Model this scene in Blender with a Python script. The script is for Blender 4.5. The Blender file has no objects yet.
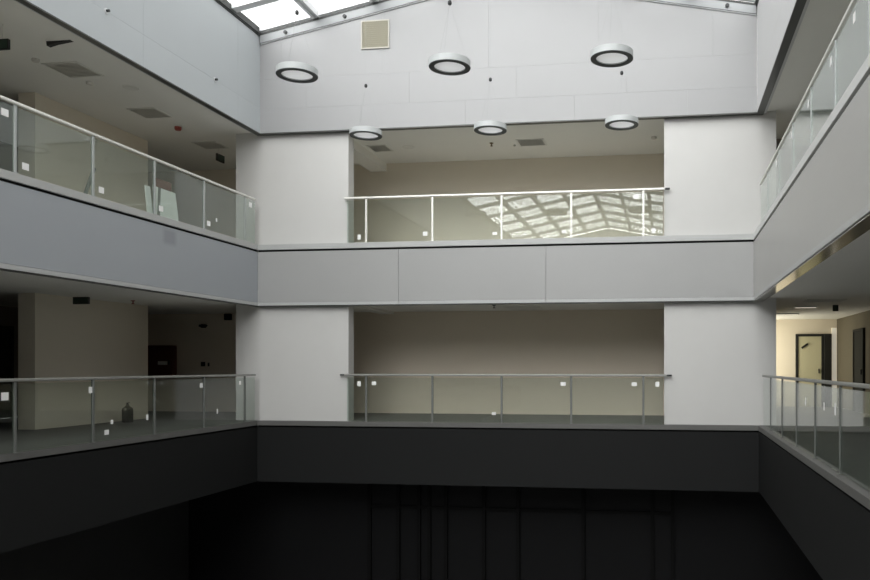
import bpy, bmesh, math
from mathutils import Vector, Matrix

S = bpy.context.scene
COL = S.collection
PI = math.pi

# ------------------------------------------------------------------ helpers
class MB:
    """collects shapes and links them as ONE mesh object"""
    def __init__(self): self.bm = bmesh.new()
    def box(self, x0, x1, y0, y1, z0, z1, bevel=0.0, mat=0):
        b = bmesh.new()
        bmesh.ops.create_cube(b, size=1.0)
        for v in b.verts:
            v.co = Vector(((x0+x1)/2 + v.co.x*(x1-x0), (y0+y1)/2 + v.co.y*(y1-y0), (z0+z1)/2 + v.co.z*(z1-z0)))
        if bevel > 0:
            bmesh.ops.bevel(b, geom=list(b.edges), offset=bevel, segments=2, profile=0.5, affect='EDGES')
        self._merge(b, mat); return self
    def obox(self, M, sx, sy, sz, bevel=0.0, mat=0):
        b = bmesh.new()
        bmesh.ops.create_cube(b, size=1.0)
        for v in b.verts: v.co = Vector((v.co.x*sx, v.co.y*sy, v.co.z*sz))
        if bevel > 0:
            bmesh.ops.bevel(b, geom=list(b.edges), offset=bevel, segments=2, profile=0.5, affect='EDGES')
        b.transform(M); self._merge(b, mat); return self
    def bar(self, p, q, w, h, mat=0, bevel=0.0):
        p, q = Vector(p), Vector(q); d = q-p; L = d.length; d.normalize()
        side = d.cross(Vector((0,0,1)))
        if side.length < 1e-4: side = Vector((1,0,0))
        side.normalize(); up = side.cross(d)
        M = Matrix(((side.x,d.x,up.x,(p.x+q.x)/2),(side.y,d.y,up.y,(p.y+q.y)/2),(side.z,d.z,up.z,(p.z+q.z)/2),(0,0,0,1)))
        return self.obox(M, w, L, h, bevel, mat)
    def cyl(self, p, q, r, n=16, r2=None, mat=0):
        p, q = Vector(p), Vector(q); d = q-p
        b = bmesh.new()
        bmesh.ops.create_cone(b, cap_ends=True, segments=n, radius1=r, radius2=(r if r2 is None else r2), depth=d.length)
        b.transform(Matrix.Translation((p+q)/2) @ d.to_track_quat('Z','Y').to_matrix().to_4x4())
        self._merge(b, mat); return self
    def lathe(self, prof, n=40, mat=0, closed=True):
        b = bmesh.new(); rings = []
        for r, z in prof:
            rings.append([b.verts.new((r*math.cos(2*PI*k/n), r*math.sin(2*PI*k/n), z)) for k in range(n)])
        m = len(prof)
        for i in range(m if closed else m-1):
            A, B = rings[i], rings[(i+1) % m]
            for k in range(n):
                b.faces.new((A[k], A[(k+1)%n], B[(k+1)%n], B[k]))
        if not closed:
            b.faces.new(list(reversed(rings[0]))); b.faces.new(rings[-1])
        bmesh.ops.recalc_face_normals(b, faces=b.faces)
        self._merge(b, mat); return self
    def prism(self, poly, axis, a0, a1, mat=0):
        """poly: 2-D outline; axis 'y' -> (x,z), axis 'x' -> (y,z)"""
        b = bmesh.new()
        def P(u, w, a): return (u, a, w) if axis == 'y' else ((a, u, w) if axis == 'x' else (u, w, a))
        A = [b.verts.new(P(u, w, a0)) for u, w in poly]; B = [b.verts.new(P(u, w, a1)) for u, w in poly]
        b.faces.new(A); b.faces.new(list(reversed(B))); n = len(poly)
        for i in range(n): b.faces.new((A[i], B[i], B[(i+1)%n], A[(i+1)%n]))
        bmesh.ops.recalc_face_normals(b, faces=b.faces)
        self._merge(b, mat); return self
    def _merge(self, b, mat):
        for f in b.faces: f.material_index = mat
        me = bpy.data.meshes.new('tmp'); b.to_mesh(me); b.free()
        self.bm.from_mesh(me); bpy.data.meshes.remove(me)
    def build(self, name, mats, parent=None, smooth=False):
        me = bpy.data.meshes.new(name); self.bm.to_mesh(me); self.bm.free()
        for m in (mats if isinstance(mats, (list, tuple)) else [mats]): me.materials.append(m)
        if smooth:
            for p in me.polygons: p.use_smooth = True
            try: me.set_sharp_from_angle(angle=math.radians(35))
            except Exception: pass
        o = bpy.data.objects.new(name, me); COL.objects.link(o)
        if parent is not None: o.parent = parent
        return o

def thing(name, label, cat, loc=(0,0,0), rotz=0, group=None):
    o = bpy.data.objects.new(name, None); COL.objects.link(o)
    o.location = loc; o.rotation_euler = (0,0,rotz); o.empty_display_size = 0.1
    return tag(o, label, cat, group)
def tag(o, label, cat, group=None, kind=None):
    o['label'] = label; o['category'] = cat
    if group: o['group'] = group
    if kind: o['kind'] = kind
    return o
def struct(mb, name, mat, label, cat):
    return tag(mb.build(name, mat), label, cat, kind='structure')
def dup(root, loc, label, rotz=None):
    r = root.copy(); COL.objects.link(r); r.location = loc; r['label'] = label
    if rotz is not None: r.rotation_euler = (0,0,rotz)
    for ch in list(root.children):
        c = ch.copy(); COL.objects.link(c); c.parent = r
        for g in list(ch.children):
            d = g.copy(); COL.objects.link(d); d.parent = c
    return r

# ------------------------------------------------------------------ materials
def lin(c): return tuple(((v/255)/12.92 if v/255 <= .04045 else ((v/255+.055)/1.055)**2.4) for v in c)
def mat(name, col, rough=0.6, metal=0.0, spec=0.5, noise=0.0, nscale=3.0, bump=0.0, bscale=40.0):
    m = bpy.data.materials.new(name); m.use_nodes = True
    nt = m.node_tree; P = nt.nodes['Principled BSDF']
    P.inputs['Roughness'].default_value = rough; P.inputs['Metallic'].default_value = metal
    P.inputs['Specular IOR Level'].default_value = spec
    P.inputs['Base Color'].default_value = (*col, 1)
    if noise > 0 or bump > 0:
        tc = nt.nodes.new('ShaderNodeTexCoord')
    if noise > 0:
        nz = nt.nodes.new('ShaderNodeTexNoise'); nz.inputs['Scale'].default_value = nscale; nz.inputs['Detail'].default_value = 4
        nt.links.new(tc.outputs['Object'], nz.inputs['Vector'])
        mx = nt.nodes.new('ShaderNodeMix'); mx.data_type = 'RGBA'
        mx.inputs[6].default_value = (*[c*(1-noise) for c in col], 1); mx.inputs[7].default_value = (*[min(1, c*(1+noise)) for c in col], 1)
        nt.links.new(nz.outputs['Fac'], mx.inputs[0]); nt.links.new(mx.outputs[2], P.inputs['Base Color'])
    if bump > 0:
        n2 = nt.nodes.new('ShaderNodeTexNoise'); n2.inputs['Scale'].default_value = bscale
        nt.links.new(tc.outputs['Object'], n2.inputs['Vector'])
        bp = nt.nodes.new('ShaderNodeBump'); bp.inputs['Strength'].default_value = bump; bp.inputs['Distance'].default_value = .01
        nt.links.new(n2.outputs['Fac'], bp.inputs['Height']); nt.links.new(bp.outputs['Normal'], P.inputs['Normal'])
    return m

M = {}
M['plaster']   = mat('white_plaster', (.595,.588,.572), .9, spec=.2, noise=.02, bump=.05)
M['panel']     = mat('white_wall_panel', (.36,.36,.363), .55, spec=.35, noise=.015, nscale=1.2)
M['panel_lit']= mat('lit_white_wall_panel', (.56,.56,.56), .55, spec=.35, noise=.015, nscale=1.2)  # lighter copy of the gable panel, brighter side light painted in
M['ledge_sunlit']= mat('sunlit_ledge_aluminium', (.66,.665,.65), .4, spec=.5)  # paler copy of the ledge metal with the sun's reflection painted in
M['soffit_gloss']= mat('glossy_soffit_metal', (.42,.41,.38), .16, metal=.95)
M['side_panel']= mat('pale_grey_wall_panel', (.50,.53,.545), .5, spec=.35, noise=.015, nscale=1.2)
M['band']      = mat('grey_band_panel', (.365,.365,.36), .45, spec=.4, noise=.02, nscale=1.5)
M['band_lit']= mat('lit_grey_band_panel', (.46,.455,.44), .45, spec=.4, noise=.02, nscale=1.5)  # lighter copy of the band, right-side light put into the colour
M['lip']       = mat('light_aluminium', (.46,.465,.46), .4, metal=.0, spec=.5)
M['gap']       = mat('shadow_gap_black', (.012,.013,.012), .8, spec=.1)
M['soffit_edge']= mat('dark_soffit_metal', (.075,.078,.072), .35, metal=.3, spec=.5)
M['ceiling']   = mat('gallery_ceiling', (.80,.79,.75), .95, spec=.1, noise=.015)
M['warm_wall'] = mat('beige_gallery_wall', (.78,.71,.60), .95, spec=.1, noise=.02)
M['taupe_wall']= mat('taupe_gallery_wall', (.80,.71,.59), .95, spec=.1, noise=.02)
M['taupe_shaded']= mat('shaded_taupe_wall', (.13,.115,.085), .95, spec=.1, noise=.02)  # shade on the side wall painted in as a darker taupe
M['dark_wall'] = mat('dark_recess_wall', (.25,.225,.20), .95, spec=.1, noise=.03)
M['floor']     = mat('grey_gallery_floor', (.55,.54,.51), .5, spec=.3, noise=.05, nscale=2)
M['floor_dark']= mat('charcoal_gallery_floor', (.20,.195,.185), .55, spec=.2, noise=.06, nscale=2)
M['clad_darkened']= mat('darkened_cladding', (.0155,.016,.016), .7, spec=.12, noise=.06, nscale=1.0)  # downward fade to dark painted into the band colour
M['ground_floor']= mat('pale_bounce_floor', (.48,.48,.46), .5, spec=.3, noise=.05)  # unseen floor made pale to bounce light onto the gallery ceilings
M['ground_darkened']= mat('darkened_ground_storey', (.035,.035,.035), .7, spec=.06, noise=.1)  # ground walls and soffit, same fade to dark in the colour
M['glaze_darkened']= mat('darkened_glazing', (.009,.009,.0095), .5, spec=.08)  # glazing colour carries the fade to dark
M['mull_darkened']= mat('darkened_mullion', (.0065,.0065,.0065), .7, spec=.06)  # mullions painted dark for the same fade
M['ledge']     = mat('ledge_aluminium', (.46,.465,.455), .45, spec=.5)
M['ledge_darkened']= mat('darkened_ledge', (.13,.128,.122), .6, spec=.3, noise=.04)  # darkened copy of the ledge metal, fade put into the colour
M['steel']     = mat('brushed_steel', (.80,.79,.74), .38, metal=.35, spec=.5)
M['steel_darkened']= mat('darkened_steel', (.30,.30,.28), .45, metal=.3, spec=.4)  # darker copy of the upper handrail steel with the fade painted in
M['post_steel']= mat('satin_post_steel', (.44,.46,.45), .45, metal=.2, spec=.4)
M['post_darkened'] = mat('darkened_post_steel', (.17,.175,.165), .5, metal=.2, spec=.3)  # lower posts, colour darkened for the fade
M['rail_end']  = mat('dark_rubber_cap', (.03,.03,.03), .6)
M['sticker']   = mat('white_sticker', (.88,.88,.86), .6)
M['frame']     = mat('skylight_frame', (.78,.79,.80), .45, spec=.4)
M['gasket']    = mat('dark_gasket', (.05,.053,.05), .6)
M['beam']      = mat('rake_beam_grey', (.31,.32,.325), .5, spec=.4)
M['bolt']      = mat('dark_bolt', (.02,.022,.022), .5)
M['lamp_body'] = mat('lamp_white_metal', (.50,.52,.52), .4, spec=.5)
M['lamp_ring'] = mat('lamp_dark_ring', (.045,.05,.05), .5, spec=.4)
M['diffuser']  = mat('opal_diffuser', (.82,.83,.83), .5, spec=.3)
M['wire']      = mat('steel_wire', (.35,.36,.36), .4, metal=.5)
M['louver']    = mat('beige_louver', (.50,.475,.385), .6, spec=.3)
M['louver_frame'] = mat('cream_grille_frame', (.46,.44,.39), .5)
M['vent']      = mat('ceiling_vent_grey', (.72,.71,.67), .7, spec=.2)
M['vent_dark'] = mat('vent_slot_dark', (.66,.64,.60), .8, spec=.1)
M['black']     = mat('matt_black', (.012,.012,.011), .6)
M['sign_green']= mat('dark_green_sign', (.02,.045,.03), .4)
M['red']       = mat('red_alarm', (.30,.05,.035), .5)
M['brown_red'] = mat('brown_red_cabinet', (.12,.04,.03), .5, spec=.3)
M['brown']     = mat('dark_brown', (.035,.028,.02), .6)
M['brass']     = mat('dull_brass', (.20,.13,.06), .5, metal=.4)
M['board']     = mat('white_board', (.90,.91,.90), .6)
M['door_pale'] = mat('pale_yellow_door', (.55,.52,.36), .6)
M['door_dark'] = mat('dark_door', (.03,.03,.026), .9, spec=.1)
def lit(name, col, st):
    m = mat(name, col, .5); P = m.node_tree.nodes['Principled BSDF']
    P.inputs['Emission Color'].default_value = (*col, 1); P.inputs['Emission Strength'].default_value = st; return m
M['glow_side']  = lit('glowing_side_panel', (.85,.80,.68), .32)  # glow in the material stands in for daylight on the panel
M['glow_strip'] = lit('glowing_strip_face', (.95,.90,.74), .75)  # glow added for sunlit edges under the corridor ceiling
M['pole']      = mat('grey_pole', (.16,.17,.16), .6)

def opal(name, col):
    m = bpy.data.materials.new(name); m.use_nodes = True; nt = m.node_tree
    for n in list(nt.nodes): nt.nodes.remove(n)
    out = nt.nodes.new('ShaderNodeOutputMaterial'); mx = nt.nodes.new('ShaderNodeMixShader'); mx.inputs[0].default_value = .5
    d = nt.nodes.new('ShaderNodeBsdfDiffuse'); d.inputs[0].default_value = (*col, 1)
    t = nt.nodes.new('ShaderNodeBsdfTranslucent'); t.inputs[0].default_value = (*col, 1)
    nt.links.new(d.outputs[0], mx.inputs[1]); nt.links.new(t.outputs[0], mx.inputs[2]); nt.links.new(mx.outputs[0], out.inputs[0])
    return m
M['opal'] = opal('translucent_opal_disc', (.96,.96,.96))
def glass(name, tint, ior=1.5, rough=0.0, haze=0.0):
    m = bpy.data.materials.new(name); m.use_nodes = True; nt = m.node_tree
    for n in list(nt.nodes): nt.nodes.remove(n)
    out = nt.nodes.new('ShaderNodeOutputMaterial'); mx = nt.nodes.new('ShaderNodeMixShader')
    tr = nt.nodes.new('ShaderNodeBsdfTransparent'); tr.inputs[0].default_value = (*tint, 1)
    gl = nt.nodes.new('ShaderNodeBsdfGlossy'); gl.inputs['Roughness'].default_value = rough; gl.inputs[0].default_value = (1,1,1,1)
    fr = nt.nodes.new('ShaderNodeFresnel'); fr.inputs[0].default_value = ior
    ge = nt.nodes.new('ShaderNodeNewGeometry'); io = nt.nodes.new('ShaderNodeMapRange')   # same reflectance from both faces
    io.inputs[3].default_value = ior; io.inputs[4].default_value = 1/ior
    nt.links.new(ge.outputs['Backfacing'], io.inputs[0]); nt.links.new(io.outputs[0], fr.inputs[0])
    nt.links.new(fr.outputs[0], mx.inputs[0]); nt.links.new(tr.outputs[0], mx.inputs[1]); nt.links.new(gl.outputs[0], mx.inputs[2])
    last = mx
    if haze > 0:      # milky haze painted in for wall reflections on the panes
        df = nt.nodes.new('ShaderNodeBsdfDiffuse'); df.inputs[0].default_value = (.70,.76,.72,1)
        m2 = nt.nodes.new('ShaderNodeMixShader'); m2.inputs[0].default_value = haze
        nt.links.new(mx.outputs[0], m2.inputs[1]); nt.links.new(df.outputs[0], m2.inputs[2]); last = m2
    nt.links.new(last.outputs[0], out.inputs[0])
    return m
M['glass'] = glass('green_tinted_railing_glass', (.88,.915,.89), 1.42)
M['glass_haze'] = glass('hazed_railing_glass', (.87,.91,.885), 1.5, 0.0, .06)
M['sky_glass'] = glass('skylight_glass', (.97,.98,.98), 1.3)

def dull_patch(m, y, z, sy, sz, amount):
    """a square dull patch with a shape of its own (left band)"""
    nt = m.node_tree; P = nt.nodes['Principled BSDF']
    src = P.inputs['Base Color'].links[0].from_socket
    tc = nt.nodes.new('ShaderNodeTexCoord'); sp = nt.nodes.new('ShaderNodeSeparateXYZ')
    nt.links.new(tc.outputs['Object'], sp.inputs[0])
    def edge(sock, c, h):
        a = nt.nodes.new('ShaderNodeMath'); a.operation = 'SUBTRACT'; a.inputs[1].default_value = c; nt.links.new(sock, a.inputs[0])
        b = nt.nodes.new('ShaderNodeMath'); b.operation = 'ABSOLUTE'; nt.links.new(a.outputs[0], b.inputs[0])
        r = nt.nodes.new('ShaderNodeMapRange'); r.inputs[1].default_value = h*.6; r.inputs[2].default_value = h*1.2
        r.inputs[3].default_value = 1; r.inputs[4].default_value = 0; nt.links.new(b.outputs[0], r.inputs[0]); return r.outputs[0]
    mu = nt.nodes.new('ShaderNodeMath'); mu.operation = 'MULTIPLY'
    nt.links.new(edge(sp.outputs[1], y, sy), mu.inputs[0]); nt.links.new(edge(sp.outputs[2], z, sz), mu.inputs[1])
    m2 = nt.nodes.new('ShaderNodeMath'); m2.operation = 'MULTIPLY'; m2.inputs[1].default_value = amount; nt.links.new(mu.outputs[0], m2.inputs[0])
    mx = nt.nodes.new('ShaderNodeMix'); mx.data_type = 'RGBA'; mx.inputs[7].default_value = (.2,.21,.23,1)
    nt.links.new(m2.outputs[0], mx.inputs[0]); nt.links.new(src, mx.inputs[6]); nt.links.new(mx.outputs[2], P.inputs['Base Color'])
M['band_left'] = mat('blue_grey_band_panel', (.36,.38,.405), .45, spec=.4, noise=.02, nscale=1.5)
dull_patch(M['band_left'], 13.2, 3.68, .2, .15, .5)  # darker blue-grey square mixed into the left band colour

# ------------------------------------------------------------------ measures (metres; camera stands at x=0, y=0)
EYE = 1.32
YB = 16.3                      # back edge of the atrium
YS = -15.0                     # its front end, behind the camera
XLU, XRU = -9.00, 1.80         # upper walls
XLM, XRM = -9.05, 1.735        # band of the upper gallery
XLL, XRL = -9.07, 1.84         # ledge of the lower gallery
YW = 19.4                      # back wall of the galleries
XWL, XWR = -12.0, 5.0          # side walls of the galleries
XOL = -15.4
Z1, Z2 = 0.10, 4.02            # gallery floors
C1, C2 = 2.72, 6.56            # gallery ceilings
ZG = -4.15                     # ground floor
ZU = 6.50                      # lower edge of the upper walls
EAVE = 8.68; SL = .197; XRIDGE = (XLU+XRU)/2
def roofz(x): return EAVE + SL*(min(x-XLU, XRU-x))

# ------------------------------------------------------------------ the upper walls round the skylight
mb = MB()
zs = [ZU, 7.02, 7.69, 20]
g = .0011
for r in range(3):
    off = [0, 1.1, .5][r]
    xs = [XLU] + [x for x in [XLU+off+2.35*k for k in range(0, 6)] if XLU+.3 < x < XRU-.3] + [XRU]
    for a, b in zip(xs[:-1], xs[1:]):
        z0 = zs[r]+g; a2, b2 = a+g, b-g
        if r < 2: mb.box(a2, b2, YB, YB+.03, z0, zs[r+1]-g)
        else:
            poly = [(a2, z0), (b2, z0), (b2, roofz(b2)-.02)] + ([(XRIDGE, roofz(XRIDGE)-.02)] if a2 < XRIDGE < b2 else []) + [(a2, roofz(a2)-.02)]
            mb.prism(poly, 'y', YB, YB+.03)
mb.prism([(XLU, ZU+.01), (XRU, ZU+.01), (XRU, roofz(XRU)-.03), (XRIDGE, roofz(XRIDGE)-.03), (XLU, roofz(XLU)-.03)], 'y', YB+.03, YB+.2, mat=1)
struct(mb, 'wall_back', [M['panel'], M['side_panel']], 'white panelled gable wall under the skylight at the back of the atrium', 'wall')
def side_wall(name, x, sgn, m, label):
    mb = MB()
    ys = [YB] + [YB-.9-3.0*k for k in range(0, 12) if YB-.9-3.0*k > YS+.5] + [YS]
    for i in range(len(ys)-1):
        for z0, z1 in ((ZU, 7.06), (7.06, EAVE-.02)):
            xa, xb = sorted((x, x+sgn*.03)); mb.box(xa, xb, ys[i+1]+g, ys[i]-g, z0+g, z1-g)
    xa, xb = sorted((x+sgn*.03, x+sgn*.2)); mb.box(xa, xb, YS, YB+.2, ZU+.01, EAVE-.02, mat=1)
    return struct(mb, name, [m, m], label, 'wall')
side_wall('wall_left', XLU, -1, M['side_panel'], 'pale blue-grey panelled wall above the upper left gallery')
side_wall('wall_right', XRU, 1, M['panel_lit'], 'white panelled wall above the upper right gallery')
mb = MB(); mb.prism([(XOL, ZG), (XWR, ZG), (XWR, C2), (XRU, C2), (XRU, EAVE), (XRIDGE, roofz(XRIDGE)), (XLU, EAVE), (XLU, C2), (XOL, C2)], 'y', YS-.2, YS)
struct(mb, 'wall_front', M['side_panel'], 'plain wall closing the atrium behind the viewer', 'wall')

# dark metal edge under the upper walls and under the band
mb = MB()
mb.box(XLU-.12, XLU-.0, YS, YB+.12, ZU-.022, ZU+.0); struct(mb, 'trim_1', M['soffit_edge'], 'dark metal edge strip under the upper left wall', 'trim')
mb = MB(); mb.box(XLU, XRU, YB, YB+.13, ZU-.02, ZU+.002); struct(mb, 'trim_2', M['soffit_edge'], 'dark metal edge strip under the white gable wall', 'trim')
mb = MB(); mb.box(XRU, XRU+.14, YS, YB+.13, ZU-.022, ZU); struct(mb, 'trim_3', M['soffit_edge'], 'dark metal edge strip under the upper right wall', 'trim')

# ------------------------------------------------------------------ bands (slab edges) of the upper gallery
ZB0, ZB1 = 2.66, 3.855
def band(name, pts, m, label, zb0, zb1, lip_m, axis, x0, x1, depth, joints):
    """axis 'x': runs along X at y=depth facing -Y ; 'L'/'R': runs along Y"""
    mb = MB()
    cuts = [x0] + joints + [x1]
    for a, b in zip(cuts[:-1], cuts[1:]):
        a2, b2 = a+.004, b-.004
        if axis == 'x':
            mb.box(a2, b2, depth, depth+.03, zb0+.075, zb1); mb.box(a2, b2, depth-.008, depth+.03, zb0, zb0+.07, bevel=.003, mat=1)
        elif axis == 'L':
            mb.box(depth-.03, depth, a2, b2, zb0+.075, zb1); mb.box(depth-.03, depth+.008, a2, b2, zb0, zb0+.07, bevel=.003, mat=1)
        else:
            mb.box(depth, depth+.03, a2, b2, zb0+.075, zb1); mb.box(depth-.008, depth+.03, a2, b2, zb0, zb0+.07, bevel=.003, mat=1)
    if axis == 'x': mb.box(x0, x1, depth+.03, depth+.1, zb0+.01, zb1+.05, mat=2)
    elif axis == 'L': mb.box(depth-.1, depth-.03, x0, x1, zb0+.01, zb1+.05, mat=2)
    else: mb.box(depth+.03, depth+.1, x0, x1, zb0+.01, zb1+.05, mat=2)
    return struct(mb, name, [m, lip_m, M['gap']], label, 'wall')
ylist = [13.05-3.24*k for k in range(6, -1, -1)]
band('wall_back_band', 0, M['band'], 'grey panelled slab band across the back below the upper railing', ZB0, ZB1, M['lip'], 'x', XLM, XRM, YB, [-5.8, -2.56])
band('wall_left_band', 0, M['band_left'], 'blue-grey slab band along the left below the upper railing', ZB0, ZB1, M['lip'], 'L', YS, YB, XLM, [])
band('wall_right_band', 0, M['band_lit'], 'grey slab band along the right below the upper railing', ZB0, ZB1, M['lip'], 'R', YS, YB, XRM, [])
# soffit strips of that band
mb = MB(); mb.box(XLM-.09, XLM-.01, YS, YB+.1, ZB0-.02, ZB0+.0); struct(mb, 'trim_4', M['soffit_edge'], 'dark edge strip under the blue-grey left band', 'trim')
mb = MB(); mb.box(XLM, XRM, YB+.01, YB+.1, ZB0-.02, ZB0+.0); struct(mb, 'trim_5', M['soffit_edge'], 'dark edge strip under the grey back band', 'trim')
mb = MB(); mb.box(XRM+.01, XRM+.2, YS, YB+.1, ZB0-.02, ZB0+.0); struct(mb, 'trim_6', M['soffit_gloss'], 'dark glossy edge strip under the grey right band', 'trim')
# ledges at floor level
def ledge(name, m, label, z0, z1, xl, xr, side):
    mb = MB()
    if side == 'L': mb.box(xl-.12, xl+.012, YS, YB, z0, z1, bevel=.004)
    elif side == 'R': mb.box(xr-.012, xr+.12, YS, YB, z0, z1, bevel=.004)
    else: mb.box(xl-.12, xr+.12, YB+.0-.012, YB+.14, z0, z1, bevel=.004)
    struct(mb, name, m, label, 'trim')
ledge('trim_7', M['ledge'], 'light metal ledge under the upper left glass railing', 3.9, Z2, XLM, XRM, 'L')
ledge('trim_8', M['ledge'], 'light metal ledge under the upper back glass railing', 3.9, Z2, XLM, XRM, 'B')
ledge('trim_9', M['ledge_sunlit'], 'light metal ledge under the upper right glass railing', 3.9, Z2, XLM, XRM, 'R')
ledge('trim_10', M['ledge_darkened'], 'fade-darkened ledge under the lower left glass railing', 0.0, Z1, XLL, XRL, 'L')
ledge('trim_11', M['ledge_darkened'], 'fade-darkened ledge under the lower back glass railing', 0.0, Z1, XLL, XRL, 'B')
ledge('trim_12', M['ledge_darkened'], 'fade-darkened ledge under the lower right glass railing', 0.0, Z1, XLL, XRL, 'R')

# band under the lower gallery and ground storey, fade to dark painted in
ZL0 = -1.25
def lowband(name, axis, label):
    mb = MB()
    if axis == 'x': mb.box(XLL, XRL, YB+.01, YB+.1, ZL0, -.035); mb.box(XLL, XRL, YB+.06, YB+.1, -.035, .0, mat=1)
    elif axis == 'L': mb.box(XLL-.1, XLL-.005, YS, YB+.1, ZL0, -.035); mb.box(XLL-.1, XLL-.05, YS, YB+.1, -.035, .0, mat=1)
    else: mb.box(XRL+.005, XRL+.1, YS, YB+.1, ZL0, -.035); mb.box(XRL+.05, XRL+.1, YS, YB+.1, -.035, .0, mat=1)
    struct(mb, name, [M['clad_darkened'], M['gap']], label, 'wall')
lowband('wall_back_plinth', 'x', 'fade-darkened slab band across the back below the lower railing')
lowband('wall_left_plinth', 'L', 'fade-darkened slab band along the left below the lower railing')
lowband('wall_right_plinth', 'R', 'fade-darkened slab band along the right below the lower railing')
mb = MB(); mb.box(XOL, XWR, YS, YW+.2, ZG-.2, ZG); struct(mb, 'floor_ground', M['ground_floor'], 'unseen ground floor made pale to bounce light at the bottom of the atrium', 'floor')
# shop-front glazing of the ground storey, coloured dark for the fade
mb = MB()
mb.box(XLL-3, XRL+3, 17.6, 17.66, ZG, ZL0)
for x in (-6.95, -6.25, -5.75, -5.5, -5.1, -4.2, -3.4, -1.9, -.35, .1):
    mb.box(x-.04, x+.04, 17.52, 17.6, ZG, ZL0, mat=1)
mb.box(-7, .1, 17.53, 17.6, -2.0, -1.94, mat=1)
struct(mb, 'window_3', [M['glaze_darkened'], M['mull_darkened']], 'fade-darkened glazing under the lower band at the back', 'window')
mb = MB(); mb.box(XLL-2.6, XLL-2.5, YS, 17.6, ZG, ZL0); struct(mb, 'wall_left_ground', M['ground_darkened'], 'fade-darkened ground storey wall under the left band', 'wall')
mb = MB(); mb.box(XRL+2.5, XRL+2.6, YS, 17.6, ZG, ZL0); struct(mb, 'wall_right_ground', M['ground_darkened'], 'fade-darkened ground storey wall under the right band', 'wall')

# ------------------------------------------------------------------ floors and ceilings of the galleries
def ring_slab(name, z0, z1, m, label, cat, xl, xr, yb, far=24.4):
    mb = MB()
    mb.box(XOL, xl, YS, far, z0, z1); mb.box(xr, XWR, YS, far, z0, z1); mb.box(xl, xr, yb, far, z0, z1)
    return struct(mb, name, m, label, cat)
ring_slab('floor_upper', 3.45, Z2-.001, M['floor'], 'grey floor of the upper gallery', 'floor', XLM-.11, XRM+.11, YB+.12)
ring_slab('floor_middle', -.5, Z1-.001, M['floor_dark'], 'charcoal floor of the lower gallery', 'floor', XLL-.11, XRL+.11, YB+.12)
ring_slab('ceiling_upper', C2, C2+.3, M['ceiling'], 'off-white ceiling of the upper gallery', 'ceiling', XLU-.05, XRU+.05, YB+.05)
ring_slab('ceiling_middle', C1, C1+.3, M['ceiling'], 'off-white ceiling of the lower gallery', 'ceiling', XLM-.1, XRM+.1, YB+.1)
ring_slab('ceiling_ground', ZL0+.02, ZL0+.3, M['ground_darkened'], 'fade-darkened soffit under the lower gallery', 'ceiling', XLL-.1, XRL+.1, YB+.1)

# ------------------------------------------------------------------ gallery walls, both storeys
YP = 16.45
for z0, z1, st in ((Z1, C1, 'lower'), (Z2, C2, 'upper')):
    back_m = M['warm_wall'] if st == 'upper' else M['taupe_wall']
    mb = MB(); mb.box(-9.66, -7.0, YP, YP+.3, z0, z1); struct(mb, 'wall_pier_left_'+st, M['plaster'], 'white plaster pier at the back left corner of the %s gallery' % st, 'pier')
    mb = MB(); mb.box(-.08, 2.2, YP, YP+.3, z0, z1); struct(mb, 'wall_pier_right_'+st, M['plaster'], 'white plaster pier at the back right corner of the %s gallery' % st, 'pier')
    mb = MB(); mb.box(XOL, 2.4, YW, YW+.2, z0, z1); struct(mb, 'wall_back_'+st, back_m, 'beige back wall behind the %s back railing' % st if st == 'upper' else 'taupe back wall behind the lower back railing', 'wall')
    mb = MB(); mb.box(XWL-.36, XWL, 13.43, 16.7, z0, z1); struct(mb, 'wall_left_'+st, M['warm_wall'] if st == 'upper' else M['warm_wall'], 'free-standing beige wall section behind the %s left railing' % st, 'wall')
    mb = MB(); mb.box(XWL-.36, XWL, YS, 11.3, z0, z1); struct(mb, 'wall_left_near_'+st, M['warm_wall'], 'beige side wall of the %s left gallery nearest the viewer' % st, 'wall')
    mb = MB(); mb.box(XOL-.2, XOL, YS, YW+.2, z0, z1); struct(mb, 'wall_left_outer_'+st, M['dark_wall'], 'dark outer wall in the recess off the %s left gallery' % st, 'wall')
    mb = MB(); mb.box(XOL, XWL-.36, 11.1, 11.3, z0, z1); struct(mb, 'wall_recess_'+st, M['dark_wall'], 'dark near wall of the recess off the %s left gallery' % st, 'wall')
    mb = MB(); mb.box(XWR, XWR+.2, YS, 24.4, z0, z1); struct(mb, 'wall_right_'+st, M['taupe_shaded'], 'taupe side wall of the %s right gallery' % st, 'wall')
# dropped beam beside the left pier, upper back gallery
mb = MB(); mb.box(-7.65, -7.22, YP+.3, YW, C2-.2, C2); struct(mb, 'beam_upper', M['ceiling'], 'dropped ceiling beam running back from the upper left pier', 'beam')
mb = MB(); mb.box(-7.35, -7.02, YP+.3, YW, C1-.06, C1); struct(mb, 'beam_lower', M['ceiling'], 'shallow ceiling beam running back from the lower left pier', 'beam')
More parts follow.
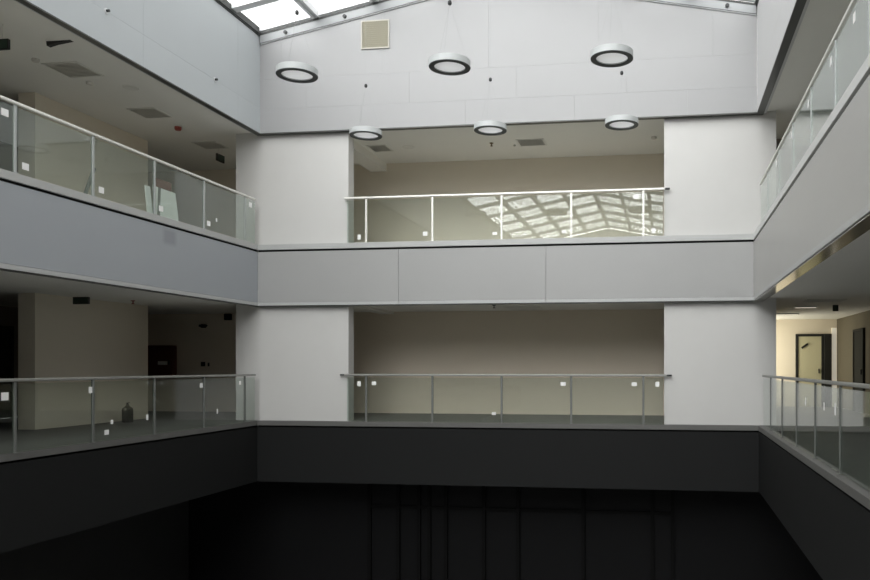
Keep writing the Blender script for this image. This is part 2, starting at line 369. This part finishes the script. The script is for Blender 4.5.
# ends of the right galleries
mb = MB(); mb.box(2.2, XWR, 18.5, 18.7, Z2, C2); struct(mb, 'wall_end_upper', M['dark_wall'], 'dark end wall of the upper right gallery behind the pier', 'wall')
mb = MB(); mb.box(2.2, XWR, 24.2, 24.4, Z1, C1); struct(mb, 'wall_end_lower', M['warm_wall'], 'sunlit beige wall at the far end of the lower right corridor', 'wall')
mb = MB(); WY0, WY1 = 22.3, 23.9
mb.box(2.2, 2.4, YW, WY0, Z1, C1); mb.box(2.2, 2.4, WY1, 24.4, Z1, C1); mb.box(2.2, 2.4, WY0, WY1, Z1, .45); mb.box(2.2, 2.4, WY0, WY1, 2.5, C1)
struct(mb, 'wall_corridor', M['warm_wall'], 'beige corridor wall with a daylight window beyond the lower right pier', 'wall')
mb = MB()
for y in (WY0+.03, WY1-.03): mb.box(2.26, 2.34, y-.03, y+.03, .45, 2.5)
mb.box(2.26, 2.34, WY0, WY1, .45, .5); mb.box(2.26, 2.34, WY0, WY1, 2.45, 2.5)
wn = struct(mb, 'window_4', M['frame'], 'corridor window beyond the lower right pier', 'window')
mb = MB(); mb.box(2.29, 2.3, WY0, WY1, .5, 2.45); mb.build('pane', M['sky_glass'], wn)

# ------------------------------------------------------------------ skylight
def slope(name, xe, label):
    xr = XRIDGE; s = 1 if xe < xr else -1
    W = abs(xr-xe); n = 4
    mb = MB()
    yend = YB+.1
    def P(t, y, dz=0): x = xe+s*W*t; return (x, y, roofz(x)+dz)
    # bars running with the length of the roof
    for k in range(n+1):
        t = k/n
        if k in (0,):
            mb.bar(P(.004, YS, .06), P(.004, yend, .06), .05, .14, mat=1)
        else:
            mb.bar(P(t-.012, YS, .08), P(t-.012, yend, .08), .05, .14); mb.bar(P(t+.008, YS, .08), P(t+.008, yend, .08), .05, .14)
            mb.bar(P(t-.002, YS, .10), P(t-.002, yend, .10), .05, .08)
    y = YB-.02; first = True
    ybars = [YB-.06] + [YB-1.12-2.3*k for k in range(22)]
    for i, yb in enumerate(ybars):
        if yb < YS: break
        mb.bar(P(0, yb, .10), P(1, yb, .10), .10 if i == 0 else .20, .12)
    # dark gasket along the eave
    mb.bar((xe-s*.02, YS, EAVE+.0), (xe-s*.02, yend, EAVE+.0), .09, .07, mat=1)
    fr = struct(mb, name, [M['frame'], M['gasket']], label, 'skylight')
    pm = MB()
    x0, x1 = xe, xr
    for k in range(n):
        pm = MB(); a = Vector(P(k/n, 0, .14)); b = Vector(P((k+1)/n, 0, .14))
        pm.bar((*((a+b)/2).to_2d()[:1], YS, (a.z+b.z)/2), ((a.x+b.x)/2, yend, (a.z+b.z)/2), .01, .01)
        pm.bm.clear()
        poly = [(a.x, a.z), (b.x, b.z), (b.x, b.z+.012), (a.x, a.z+.012)]
        pm.prism(poly, 'y', YS, yend)
        pm.build('pane', M['sky_glass'], fr)
slope('window_1', XLU, 'left slope of the glazed skylight roof')
slope('window_2', XRU, 'right slope of the glazed skylight roof')

# rake beams along the gable, with bolts
def rake(name, xa, xb, bolts, label):
    mb = MB()
    yf = YB-.05
    def q(x, dz): return (x, roofz(x)+dz)
    mb.prism([q(xa, -.20), q(xb, -.20), q(xb, -.03), q(xa, -.03)], 'y', yf, YB)
    mb.prism([q(xa, -.03), q(xb, -.03), q(xb, .01), q(xa, .01)], 'y', yf-.012, YB, mat=1)
    mb.prism([q(xa, -.218), q(xb, -.218), q(xb, -.205), q(xa, -.205)], 'y', yf+.02, YB, mat=2)
    o = struct(mb, name, [M['beam'], M['gasket'], M['frame']], label, 'beam')
    for x in bolts:
        c = MB(); c.cyl((x, yf+.005, roofz(x)-.115), (x, yf-.03, roofz(x)-.115), .042, 16)
        c.cyl((x, yf-.03, roofz(x)-.115), (x, yf-.04, roofz(x)-.115), .024, 6); c.build('bolt', M['bolt'], o)
rake('trim_13', XLU+.02, XRIDGE, (-8.37, -7.0), 'grey sloping beam with dark bolts under the left skylight edge')
rake('trim_14', XRIDGE, XRU-.02, (1.2,), 'grey sloping beam with dark bolts under the right skylight edge')

# ------------------------------------------------------------------ railings
def railing(label, axis, c0, c1, off, zf, posts, stickers, bounds, group, caps=(False, False)):
    """axis 'x': along X at y=off ; 'y': along Y at x=off. zf = ledge top"""
    horiz = axis == 'x'
    root = thing('glass_railing', label, 'railing', ((c0+c1)/2 if horiz else off, off if horiz else (c0+c1)/2, zf), 0, group)
    base = Vector(root.location)
    def bx(mb, a0, a1, t0, t1, z0, z1, bevel=0.0, mat=0):
        if horiz: mb.box(a0-base.x, a1-base.x, off+t0-base.y, off+t1-base.y, z0, z1, bevel, mat)
        else: mb.box(off+t0-base.x, off+t1-base.x, a0-base.y, a1-base.y, z0, z1, bevel, mat)
    H = 1.01 if zf > 2 else 1.045; steel = M['steel'] if zf > 2 else M['steel_darkened']; pw = .022; post_m = (steel if horiz else M['post_steel']) if zf > 2 else M['post_darkened']
    side = -1 if (horiz or off > 0) else 1       # face turned to the atrium
    mb = MB(); bx(mb, c0, c1, -.03, .03, H-.045, H, bevel=.012)
    mb.build('handrail', steel, root)
    for e, cap in zip((c0, c1), caps):
        if cap:
            s = 1 if e == c1 else -1
            mb = MB(); a, b = sorted((e, e+s*.10)); bx(mb, a, b, -.024, .024, H-.042, H-.003, bevel=.008); mb.build('end_cap', M['rail_end'], root)
    for p in posts:
        mb = MB(); bx(mb, p-pw, p+pw, -.014, .014, .0, H-.045, bevel=.003)
        bx(mb, p-.03, p+.03, -.04, .04, .0, .012, bevel=.002)
        mb.build('post', post_m, root)
    panes = []
    edges = [bounds[0]] + sorted(posts) + [bounds[1]]
    for a, b in zip(edges[:-1], edges[1:]):
        if b-a < .12: panes.append(None); continue
        mb = MB(); bx(mb, a+(pw+.001 if a in posts else 0), b-(pw+.001 if b in posts else 0), -.006, .006, .015, H-.075)
        panes.append(mb.build('glass_panel', M['glass_haze'] if (zf > 2 and not horiz) else M['glass'], root))
    for i, c, z, w, h in stickers:
        if panes[i] is None: continue
        mb = MB(); t = side*.0065; t0, t1 = sorted((t, t+side*.0015))
        bx(mb, c-w/2, c+w/2, t0, t1, z-h/2, z+h/2)
        st = mb.build('sticker', M['sticker'], panes[i]); st['label'] = 'white square sticker on the glass'
    return root
GR = 'glass railings round the atrium'
lp = [15.8-1.5*k for k in range(8)]            # left posts
XG = -9.075
import bisect
def pane_of(posts, c): return bisect.bisect(sorted(posts), c)
def stk(posts, lst): return [(pane_of(posts, c), c, z, w, h) for c, z, w, h in lst]
railing('upper left glass railing with white stickers above the blue-grey band', 'y', 5.0, 16.22, XG, Z2, lp,
        stk(lp, [(9.63, .80, .12, .10), (9.98, .14, .12, .10), (11.48, .14, .12, .10), (12.98, .14, .12, .10), (14.45, .14, .12, .10), (14.72, .26, .05, .07), (16.02, .83, .12, .11)]), (5.05, 16.2), GR)
XR2 = 1.87
rp = [15.1-1.5*k for k in range(7)]
railing('upper right glass railing above the grey right band', 'y', 5.0, 16.22, XR2, Z2, rp,
        stk(rp, [(13.9, .82, .10, .10), (12.25, .82, .10, .10), (10.8, .82, .10, .10), (9.35, .82, .10, .10), (8.2, .82, .10, .10), (14.9, .82, .1, .1)]), (5.05, 16.2), GR)
bp = [-6.56, -5.06, -3.53, -2.03, -.51]
YG = 16.375
railing('upper back glass railing reflecting the skylight', 'x', -7.06, -.06, YG, Z2, bp,
        stk(bp, [(-6.72, .13, .07, .11), (-5.22, .17, .10, .09), (-3.68, .14, .10, .06), (-2.18, .14, .10, .06), (-.66, .84, .12, .10), (-.30, .12, .08, .11)]), (-7.0, -.1), GR, caps=(False, True))
railing('lower left glass railing above the fade-darkened left band', 'y', 5.0, 16.22, XG, Z1, lp,
        stk(lp, [(9.63, .80, .12, .11), (11.25, .84, .10, .10), (11.6, .14, .10, .08), (11.72, .30, .06, .07), (12.6, .32, .06, .10), (14.2, .84, .10, .09), (14.75, .30, .05, .10), (15.6, .86, .08, .08)]), (5.05, 16.2), GR)
railing('lower right glass railing above the fade-darkened right band', 'y', 5.0, 16.22, XR2+.05, Z1, rp,
        stk(rp, [(11.3, .72, .08, .12), (9.35, .72, .08, .14), (10.0, .72, .06, .10)]), (5.05, 16.2), GR)
railing('lower back glass railing between the two white piers', 'x', -7.06, -.02, YG, Z1, bp,
        stk(bp, [(-6.72, .83, .08, .11), (-6.38, .84, .10, .08), (-3.7, .20, .09, .06), (-2.2, .84, .11, .08), (-.70, .84, .11, .08), (-.22, .84, .08, .10)]), (-7.0, -.1), GR, caps=(True, True))

# ------------------------------------------------------------------ ring lamps
def make_lamp(loc, label):
    r = thing('ring_pendant_lamp', label, 'lamp', loc, 0, 'round pendant lamps hung under the skylight')
    MB().lathe([(.298, .004), (.298, .095), (.29, .10), (.226, .10), (.226, .02), (.232, .004)], 56).build('housing', M['lamp_body'], r, smooth=True)
    MB().lathe([(.296, -.006), (.299, .0), (.299, .004), (.222, .004), (.222, .0), (.226, -.006)], 56).build('rim', M['lamp_ring'], r, smooth=True)
    MB().lathe([(.0005, .022), (.225, .022), (.225, .026), (.0005, .026)], 56, closed=True).build('diffuser', M['opal'], r, smooth=True)
    w = MB()
    for k in range(3):
        a = 2*PI*k/3+.5; w.cyl((.27*math.cos(a), .27*math.sin(a), .10), (0, 0, .93), .0014, 6)
    top = roofz(loc[0])-loc[2]+.06
    w.cyl((0, 0, .95), (0, 0, top), .0016, 6)
    w.build('suspension_wires', M['wire'], r)
    MB().lathe([(.0005, .90), (.022, .905), (.028, .92), (.028, .95), (.018, .965), (.0005, .965)], 20, closed=True).build('wire_hub', M['bolt'], r, smooth=True)
    return r
ZLMP = EYE+4.305
LAMPS = [(-5.45, 10.93, 'leftmost large ring lamp in the front row beside the skylight corner'),
         (-3.12, 10.93, 'middle ring lamp of the front row hanging before the white gable'),
         (-.78, 10.93, 'rightmost ring lamp of the front row and highest in the photo'),
         (-5.60, 13.96, 'smaller back row ring lamp overlapping the upper left pier edge'),
         (-3.22, 13.96, 'smaller back row ring lamp in the middle at the gable lower edge'),
         (-.82, 13.96, 'smaller back row ring lamp beside the upper right pier')]
for x, y, lb in LAMPS: make_lamp((x, y, ZLMP), lb)

# ------------------------------------------------------------------ gable grille
r = thing('wall_grille', 'square beige louvred vent grille high on the white gable', 'vent', (-6.32, YB, 8.54))
mb = MB()
for a, b, c, d in ((-.345, -.315, -.335, .335), (.315, .345, -.335, .335)): mb.box(a, b, -.03, .0, c, d, bevel=.004)
mb.box(-.315, .315, -.03, 0, .305, .335, bevel=.004); mb.box(-.315, .315, -.03, 0, -.335, -.305, bevel=.004)
mb.build('grille_frame', M['louver_frame'], r)
mb = MB(); mb.box(-.315, .315, -.004, 0, -.305, .305)
for k in range(13):
    z = -.285+k*.0475
    mb.obox(Matrix.Translation((0, -.016, z)) @ Matrix.Rotation(math.radians(38), 4, 'X'), .63, .006, .05)
mb.build('louvers', M['louver'], r); r.scale = (.93, 1, .93)

# ------------------------------------------------------------------ ceiling fittings
TH = math.radians(7.74)
def ceil_pt(u, v, zr):
    d = zr*780/(366-v); rr = (u-562)/780*d; c, s = math.cos(TH), math.sin(TH)
    return (rr*c-d*s, rr*s+d*c)
VG = 'square grey vents in the upper gallery ceiling'
def vent(loc, sx, sy, label, group):
    r = thing('ceiling_vent', label, 'vent', loc, 0, group)
    mb = MB()
    mb.box(-sx/2, sx/2, -sy/2, -sy/2+.04, -.014, 0, bevel=.003); mb.box(-sx/2, sx/2, sy/2-.04, sy/2, -.014, 0, bevel=.003)
    mb.box(-sx/2, -sx/2+.04, -sy/2+.04, sy/2-.04, -.014, 0, bevel=.003); mb.box(sx/2-.04, sx/2, -sy/2+.04, sy/2-.04, -.014, 0, bevel=.003)
    mb.build('vent_frame', M['vent'], r)
    mb = MB(); mb.box(-sx/2+.04, sx/2-.04, -sy/2+.04, sy/2-.04, -.003, 0, mat=1)
    n = int((sy-.08)/.06)
    for k in range(n):
        y = -sy/2+.04+(k+.5)*(sy-.08)/n
        mb.obox(Matrix.Translation((0, y, -.008)) @ Matrix.Rotation(math.radians(30), 4, 'X'), sx-.08, .045, .004)
    mb.build('slats', [M['vent'], M['vent_dark']], r)
    return r
vent((-10.42, 12.5, C2), .68, .68, 'square ceiling vent nearest the viewer over the upper left gallery', VG)
vent((-10.62, 14.85, C2), .62, .62, 'second square ceiling vent over the upper left gallery', VG)
vent((-10.75, 17.2, C2), .6, .6, 'farthest ceiling vent over the upper left gallery beside the pier', VG)
vent((*ceil_pt(380, 148.2, C2-EYE), C2), .5, .55, 'square ceiling vent behind the leftmost lamp of the back row', VG)
vent((*ceil_pt(531.5, 142.3, C2-EYE), C2), .66, .55, 'wide ceiling vent in the middle of the upper back gallery', VG)
vent((-3.4, 18.2, C1), .9, .5, 'flat ceiling vent over the lower back gallery', VG)
vent((3.3, 17.2, C1), .8, .6, 'ceiling vent over the lower right gallery before the corridor', VG)
# linear seam bar on the upper right ceiling
def fitting(name, loc, label, cat, m, prof, group=None):
    o = MB().lathe(prof, 20, closed=True).build(name, m, None, smooth=True); o.location = loc
    return tag(o, label, cat, group)
SPR = [(.0005, -.075), (.03, -.075), (.034, -.068), (.012, -.055), (.012, -.02), (.045, -.012), (.045, 0), (.0005, 0)]
SG = 'sprinklers and detectors on the gallery ceilings'
fitting('sprinkler', (*ceil_pt(491.5, 143, C2-EYE), C2), 'dull brass sprinkler under the upper back ceiling below the middle lamp', 'sprinkler', M['brass'], SPR, SG)
fitting('sprinkler', (-3.95, 17.5, C1), 'dark sprinkler under the lower back ceiling', 'sprinkler', M['black'], SPR, SG)
fitting('sprinkler', (*ceil_pt(133, 300.5, C1-EYE), C1), 'reddish sprinkler under the lower left ceiling', 'sprinkler', M['red'], SPR, SG)
DET = [(.0005, -.05), (.05, -.05), (.06, -.035), (.06, 0), (.0005, 0)]
x, y = ceil_pt(178, 127, C2-EYE)
fitting('fire_alarm_beacon', (x, y, C2), 'small red alarm beacon on the upper left ceiling', 'alarm', M['red'], [(.0005, -.075), (.055, -.075), (.07, -.05), (.07, 0), (.0005, 0)])
x, y = ceil_pt(35.5, 59, C2-EYE)
fitting('smoke_detector', (x, y, C2), 'grey detector on the upper left ceiling beside the nearest vent', 'detector', M['vent_dark'], DET, SG)
x, y = ceil_pt(89.5, 82, C2-EYE)
fitting('smoke_detector', (x, y, C2), 'grey detector on the upper left ceiling between the two vents', 'detector', M['vent_dark'], DET, SG)
x, y = ceil_pt(131, 87.5, C2-EYE)
fitting('downlight', (x, y, C2), 'flat round downlight near the edge of the upper left ceiling', 'lamp', M['vent'], [(.0005, -.006), (.12, -.006), (.14, -.01), (.15, 0), (.0005, 0)])
x, y = ceil_pt(408.5, 147, C2-EYE)
fitting('downlight', (x, y, C2), 'flat round downlight in the upper back ceiling right of the vent', 'lamp', M['vent'], [(.0005, -.006), (.12, -.006), (.14, -.01), (.15, 0), (.0005, 0)])
x, y = ceil_pt(654, 137, C2-EYE)
fitting('smoke_detector', (x, y, C2), 'grey detector in the upper back ceiling beside the right pier', 'detector', M['vent_dark'], DET, SG)
x, y = ceil_pt(514.5, 145, C2-EYE)
fitting('smoke_detector', (x, y, C2), 'small detector in the upper back ceiling left of the wide vent', 'detector', M['vent_dark'], [(.0005, -.03), (.025, -.03), (.03, 0), (.0005, 0)], SG)
# open ceiling hatch: a flap hanging from a dark opening
x, y = ceil_pt(57, 41.5, C2-EYE)
mb = MB(); mb.prism([(-.17, 0), (.26, 0), (-.02, -.035), (-.16, -.07)], 'y', -.03, .05)
o = mb.build('ceiling_hatch', M['black']); o.location = (x, y, C2); tag(o, 'black wedge of a loose ceiling hatch over the upper left gallery', 'hatch')

# hanging exit signs
def exit_sign(loc, w, h, label, along='x', stem=.1):
    r = thing('exit_sign', label, 'sign', loc, 0 if along == 'x' else PI/2)
    mb = MB(); mb.box(-w/2, w/2, -.025, .025, -h, 0, bevel=.006); mb.build('sign_box', M['black'], r)
    mb = MB(); mb.box(-w/2+.015, w/2-.015, -.028, -.025, -h+.015, -.015); mb.box(-w/2+.015, w/2-.015, .025, .028, -h+.015, -.015); mb.build('sign_face', M['sign_green'], r)
    for k in (-1, 1):
        mb = MB(); mb.cyl((k*w/4, 0, 0), (k*w/4, 0, stem), .004, 8); mb.build('hanger', M['vent_dark'], r)
exit_sign((-10.23, 10.7, C2-.23), .46, .16, 'dark green hanging sign at the left edge over the upper gallery', 'x', .23)
exit_sign((-10.5, 17.2, C2-.24), .30, .17, 'small dark hanging sign beside the upper left pier', 'y', .24)
exit_sign((-11.55, 14.07, C1-.03), .34, .14, 'dark hanging sign under the lower left ceiling', 'x', .03)
exit_sign((3.75, 18.3, C1-.02), .12, .14, 'small dark hanging sign before the lower right corridor', 'x', .02)

# ------------------------------------------------------------------ things on the left walls
def wallpin(y, label):
    r = thing('cable_anchor', label, 'anchor', (XLU, y, 7.06), 0, 'small anchors on the upper left wall')
    mb = MB(); mb.cyl((0, 0, 0), (.012, 0, 0), .045, 16); mb.build('base_plate', M['frame'], r)
    mb = MB(); mb.cyl((.01, 0, 0), (.06, 0, 0), .022, 12); mb.build('stud', M['bolt'], r)
wallpin(14.55, 'small dark anchor on the upper left wall nearer the corner')
wallpin(11.5, 'small dark anchor on the upper left wall farther from the corner')

def hose_cabinet(z, label, h):
    r = thing('fire_hose_cabinet', label, 'cabinet', (-13.5, YW-.002, z))
    mb = MB(); mb.box(-.41, .41, -.2, 0, 0, h, bevel=.01); mb.build('cabinet_body', M['brown_red'], r)
    mb = MB(); mb.box(-.38, .38, -.215, -.2, .03, h-.03, bevel=.004); d = mb.build('cabinet_door', M['brown_red'], r)
    mb = MB(); mb.box(.0, .28, -.218, -.215, h-.52, h-.42); mb.build('label_plate', M['vent'], d)
    mb = MB(); mb.box(.31, .34, -.24, -.215, h*.4, h*.4+.12, bevel=.004); mb.build('handle', M['black'], d)
hose_cabinet(1.02, 'dark red-brown fire hose cabinet with pale label behind the lower left railing', .85)
x = -12.3
r = thing('emergency_light', 'small dark twin-head light high on the wall behind the lower left railing', 'lamp', (-12.3, YW, EYE+1.07))
mb = MB(); mb.box(-.06, .06, -.08, 0, -.05, .05, bevel=.01); mb.build('light_body', M['black'], r)
for s in (-1, 1):
    mb = MB(); mb.cyl((s*.06, -.05, 0), (s*.11, -.07, .01), .03, 14); mb.build('lamp_head', M['black'], r)
r = thing('wall_switch', 'dark wall switch below the twin-head light behind the lower left railing', 'switch', (-12.33, YW, EYE+.05))
mb = MB(); mb.box(-.06, .06, -.02, 0, -.06, .06, bevel=.006); mb.build('switch_plate', M['black'], r)
mb = MB(); mb.box(-.02, .02, -.032, -.02, -.03, .03, bevel=.004); mb.build('rocker', M['bolt'], r)
r = thing('wall_switch', 'narrow wall switch right of the dark one behind the lower left railing', 'switch', (-12.17, YW, EYE+.04))
mb = MB(); mb.box(-.025, .025, -.02, 0, -.05, .05, bevel=.005); mb.build('switch_plate', M['brown'], r)
mb = MB(); mb.box(-.01, .01, -.03, -.02, -.02, .02, bevel=.003); mb.build('rocker', M['black'], r)
r = thing('alarm_sounder', 'dark square sounder box at the ceiling beside the lower left pier', 'alarm', (-11.6, YW, EYE+1.31))
mb = MB(); mb.box(-.10, .10, -.07, 0, -.09, .08, bevel=.012); mb.build('sounder_case', M['black'], r)
mb = MB(); mb.cyl((0, -.07, 0), (0, -.085, 0), .06, 20); mb.build('sounder_grille', M['bolt'], r)

# upper left gallery: cabinet, leaning boards and pole
def leaning_board(loc, w, h, tilt, label, m, group=None):
    o = MB().box(-.010, .010, -w/2, w/2, 0, h, bevel=.004).build('leaning_board', m)
    o.location = loc; o.rotation_euler = (0, tilt, 0); return tag(o, label, 'board', group)
WBG = 'white boards standing on the upper left gallery'
leaning_board((-9.45, 13.73, Z2+.004), .67, .67, math.radians(-7), 'large white board standing behind the upper left glass railing', M['board'], WBG)
leaning_board((-9.47, 13.25, Z2+.004), .15, .63, math.radians(-6), 'narrow white board left of the large one behind the glass', M['board'], WBG)
leaning_board((-9.70, 13.98, Z2+.004), .46, .90, math.radians(-1), 'dark brown panel rising behind the large white board', M['brown_red'])
o = MB().bar((-9.38, 13.35, Z2+.018), (-9.38, 13.38, Z2+.62), .025, .05, bevel=.006).build('wooden_batten', M['pole']); tag(o, 'dark grey batten between the two white boards on the upper left', 'batten')
o = MB().bar((-9.45, 11.56, Z2+.018), (-9.40, 11.74, Z2+.58), .03, .06, bevel=.01).build('wooden_batten', M['pole']); tag(o, 'grey leaning batten beside the second post of the upper left railing', 'batten')

# canister on the lower left gallery floor
r = thing('fire_extinguisher', 'dark brown extinguisher-like canister on the floor behind the lower left railing', 'canister', (-11.62, 15.5, Z1))
MB().lathe([(.0005, 0), (.105, 0), (.11, .02), (.11, .27), (.10, .305), (.05, .345), (.03, .37), (.03, .39), (.0005, .39)], 28, closed=True).build('canister_body', M['brown'], r, smooth=True)
mb = MB(); mb.cyl((0, 0, .39), (0, 0, .42), .022, 12); mb.bar((-.03, 0, .415), (.05, 0, .425), .02, .012); mb.build('valve', M['black'], r)

# ------------------------------------------------------------------ doors
def door(name, loc, rotz, w, h, leaf_m, label, frame_m, closer=True, jamb=.07):
    r = bpy.data.objects.new(name, None); COL.objects.link(r); r.location = loc; r.rotation_euler = (0, 0, rotz)
    tag(r, label, 'door', kind='structure')
    mb = MB(); mb.box(-w/2, -w/2+jamb, -.06, 0, 0, h, bevel=.004); mb.box(w/2-jamb, w/2, -.06, 0, 0, h, bevel=.004); mb.box(-w/2+jamb, w/2-jamb, -.06, 0, h-jamb, h, bevel=.004)
    mb.build('door_frame', frame_m, r)
    mb = MB(); mb.box(-w/2+jamb, w/2-jamb, -.035, 0, .01, h-jamb); lf = mb.build('door_leaf', leaf_m, r)
    mb = MB(); mb.box(w/2-jamb-.09, w/2-jamb-.06, -.09, -.035, 1.0, 1.14, bevel=.006); mb.build('door_handle', M['black'], lf)
    if closer:
        mb = MB(); mb.obox(Matrix.Translation((-w/2+.26, -.06, h-.36)) @ Matrix.Rotation(math.radians(-35), 4, 'Y'), .22, .05, .06, bevel=.008); mb.build('door_closer', M['black'], lf)
    return r
door('door_1', (4.21, 24.2, Z1), 0, .82, 2.18, M['door_pale'], 'pale door in a black frame at the far end of the lower right corridor', M['black'], True, .075)
mb = MB(); mb.box(4.62, 4.83, 24.08, 24.2, Z1, Z1+2.18, bevel=.004); struct(mb, 'door_2', M['black'], 'black door leaf standing edge-on right of the pale corridor door', 'door')
mb = MB(); mb.box(4.84, 4.99, 24.16, 24.2, Z1, Z1+2.36, bevel=.003); struct(mb, 'glow_panel', M['glow_side'], 'narrow panel with painted daylight glow right of the black corridor door', 'window')
door('door_3', (XWR, 21.38, Z1), PI/2*-1, 1.1, 2.2, M['door_dark'], 'dark door in the taupe side wall of the lower right gallery', M['door_dark'], False)
door('door_4', (XOL, 16.05, Z1), PI/2, 1.0, 2.16, M['black'], 'black door in the dark recess at the left edge of the lower gallery', M['black'], False)
door('door_5', (2.95, 18.5, Z2), 0, 1.3, 2.35, M['black'], 'black door in the dark end wall of the upper right gallery', M['black'], False)
# glowing strips added for sunlit edges at the corridor ceiling
def strip(loc, L, label):
    r = thing('ceiling_glow_strip', label, 'lamp', loc, 0, 'glowing strips added on the lower right corridor ceiling')
    mb = MB(); mb.box(-L/2, L/2, -.05, .05, -.03, 0, bevel=.004); mb.build('strip_housing', M['lamp_body'], r)
    mb = MB(); mb.box(-L/2+.02, L/2-.02, -.048, .048, -.036, -.03); mb.build('diffuser', M['glow_strip'], r)
strip((3.05, 21.4, C1), .8, 'glowing strip added for a sunlit ceiling edge farther along the lower right corridor')
strip((3.2, 18.9, C1), .5, 'glowing strip added for a sunlit ceiling edge nearer on the lower right corridor ceiling')

# ------------------------------------------------------------------ camera
cd = bpy.data.cameras.new('camera'); cam = bpy.data.objects.new('camera', cd); COL.objects.link(cam)
cam.location = (0, 0, EYE); cam.rotation_euler = (PI/2, 0, TH)
cd.sensor_width = 36; cd.sensor_fit = 'HORIZONTAL'; cd.lens = 780/870*36
cd.shift_x = -(562-435)/870; cd.shift_y = (366-290)/870
cd.clip_end = 200
S.camera = cam

# ------------------------------------------------------------------ daylight
W = bpy.data.worlds.new('sky'); S.world = W; W.use_nodes = True
nt = W.node_tree; bg = nt.nodes['Background']
tc = nt.nodes.new('ShaderNodeTexCoord'); dt = nt.nodes.new('ShaderNodeVectorMath'); dt.operation = 'DOT_PRODUCT'
nt.links.new(tc.outputs['Generated'], dt.inputs[0])
L = Vector((-.24, -.94, .21)).normalized(); dt.inputs[1].default_value = L
mr = nt.nodes.new('ShaderNodeMapRange'); mr.inputs[1].default_value = .45; mr.inputs[2].default_value = 1.0
mr.inputs[3].default_value = 1.9; mr.inputs[4].default_value = 9.0; mr.interpolation_type = 'SMOOTHSTEP'
nt.links.new(dt.outputs['Value'], mr.inputs[0])
sx = nt.nodes.new('ShaderNodeSeparateXYZ'); nt.links.new(tc.outputs['Generated'], sx.inputs[0])
hz = nt.nodes.new('ShaderNodeMapRange'); hz.inputs[1].default_value = .1; hz.inputs[2].default_value = .75      # brighter towards the horizon
hz.inputs[3].default_value = 1.6; hz.inputs[4].default_value = .75; nt.links.new(sx.outputs[2], hz.inputs[0])
ml = nt.nodes.new('ShaderNodeMath'); ml.operation = 'MULTIPLY'; nt.links.new(mr.outputs[0], ml.inputs[0]); nt.links.new(hz.outputs[0], ml.inputs[1])
nt.links.new(ml.outputs[0], bg.inputs['Strength'])
bg.inputs['Color'].default_value = (1.0, .99, .985, 1)

def portal(name, xe):
    a = Vector((xe, (YS+YB)/2, roofz(xe)+.3)); b = Vector((XRIDGE, (YS+YB)/2, roofz(XRIDGE)+.3))
    ld = bpy.data.lights.new(name, 'AREA'); ld.shape = 'RECTANGLE'; ld.size = (b-a).length; ld.size_y = YB-YS
    ld.cycles.is_portal = True
    o = bpy.data.objects.new(name, ld); COL.objects.link(o); o.location = (a+b)/2
    s = 1 if xe < XRIDGE else -1
    o.rotation_euler = (0, -math.atan(SL)*s, 0)
portal('daylight_left', XLU); portal('daylight_right', XRU)
ld = bpy.data.lights.new('window_daylight', 'AREA'); ld.shape = 'RECTANGLE'; ld.size = 2.0; ld.size_y = WY1-WY0-.2; ld.energy = 60; ld.color = (1, .93, .74)
o = bpy.data.objects.new('window_daylight', ld); COL.objects.link(o); o.location = (2.25, (WY0+WY1)/2, 1.47); o.rotation_euler = (0, -PI/2, 0)

# ------------------------------------------------------------------ render look
S.view_settings.view_transform = 'Standard'; S.view_settings.look = 'None'; S.view_settings.gamma = 1.0
S.view_settings.use_curve_mapping = False
S.view_settings.exposure = 0.05
S.cycles.use_denoising = True
S.cycles.max_bounces = 12; S.cycles.diffuse_bounces = 8; S.cycles.transparent_max_bounces = 24
S.cycles.sample_clamp_indirect = 8
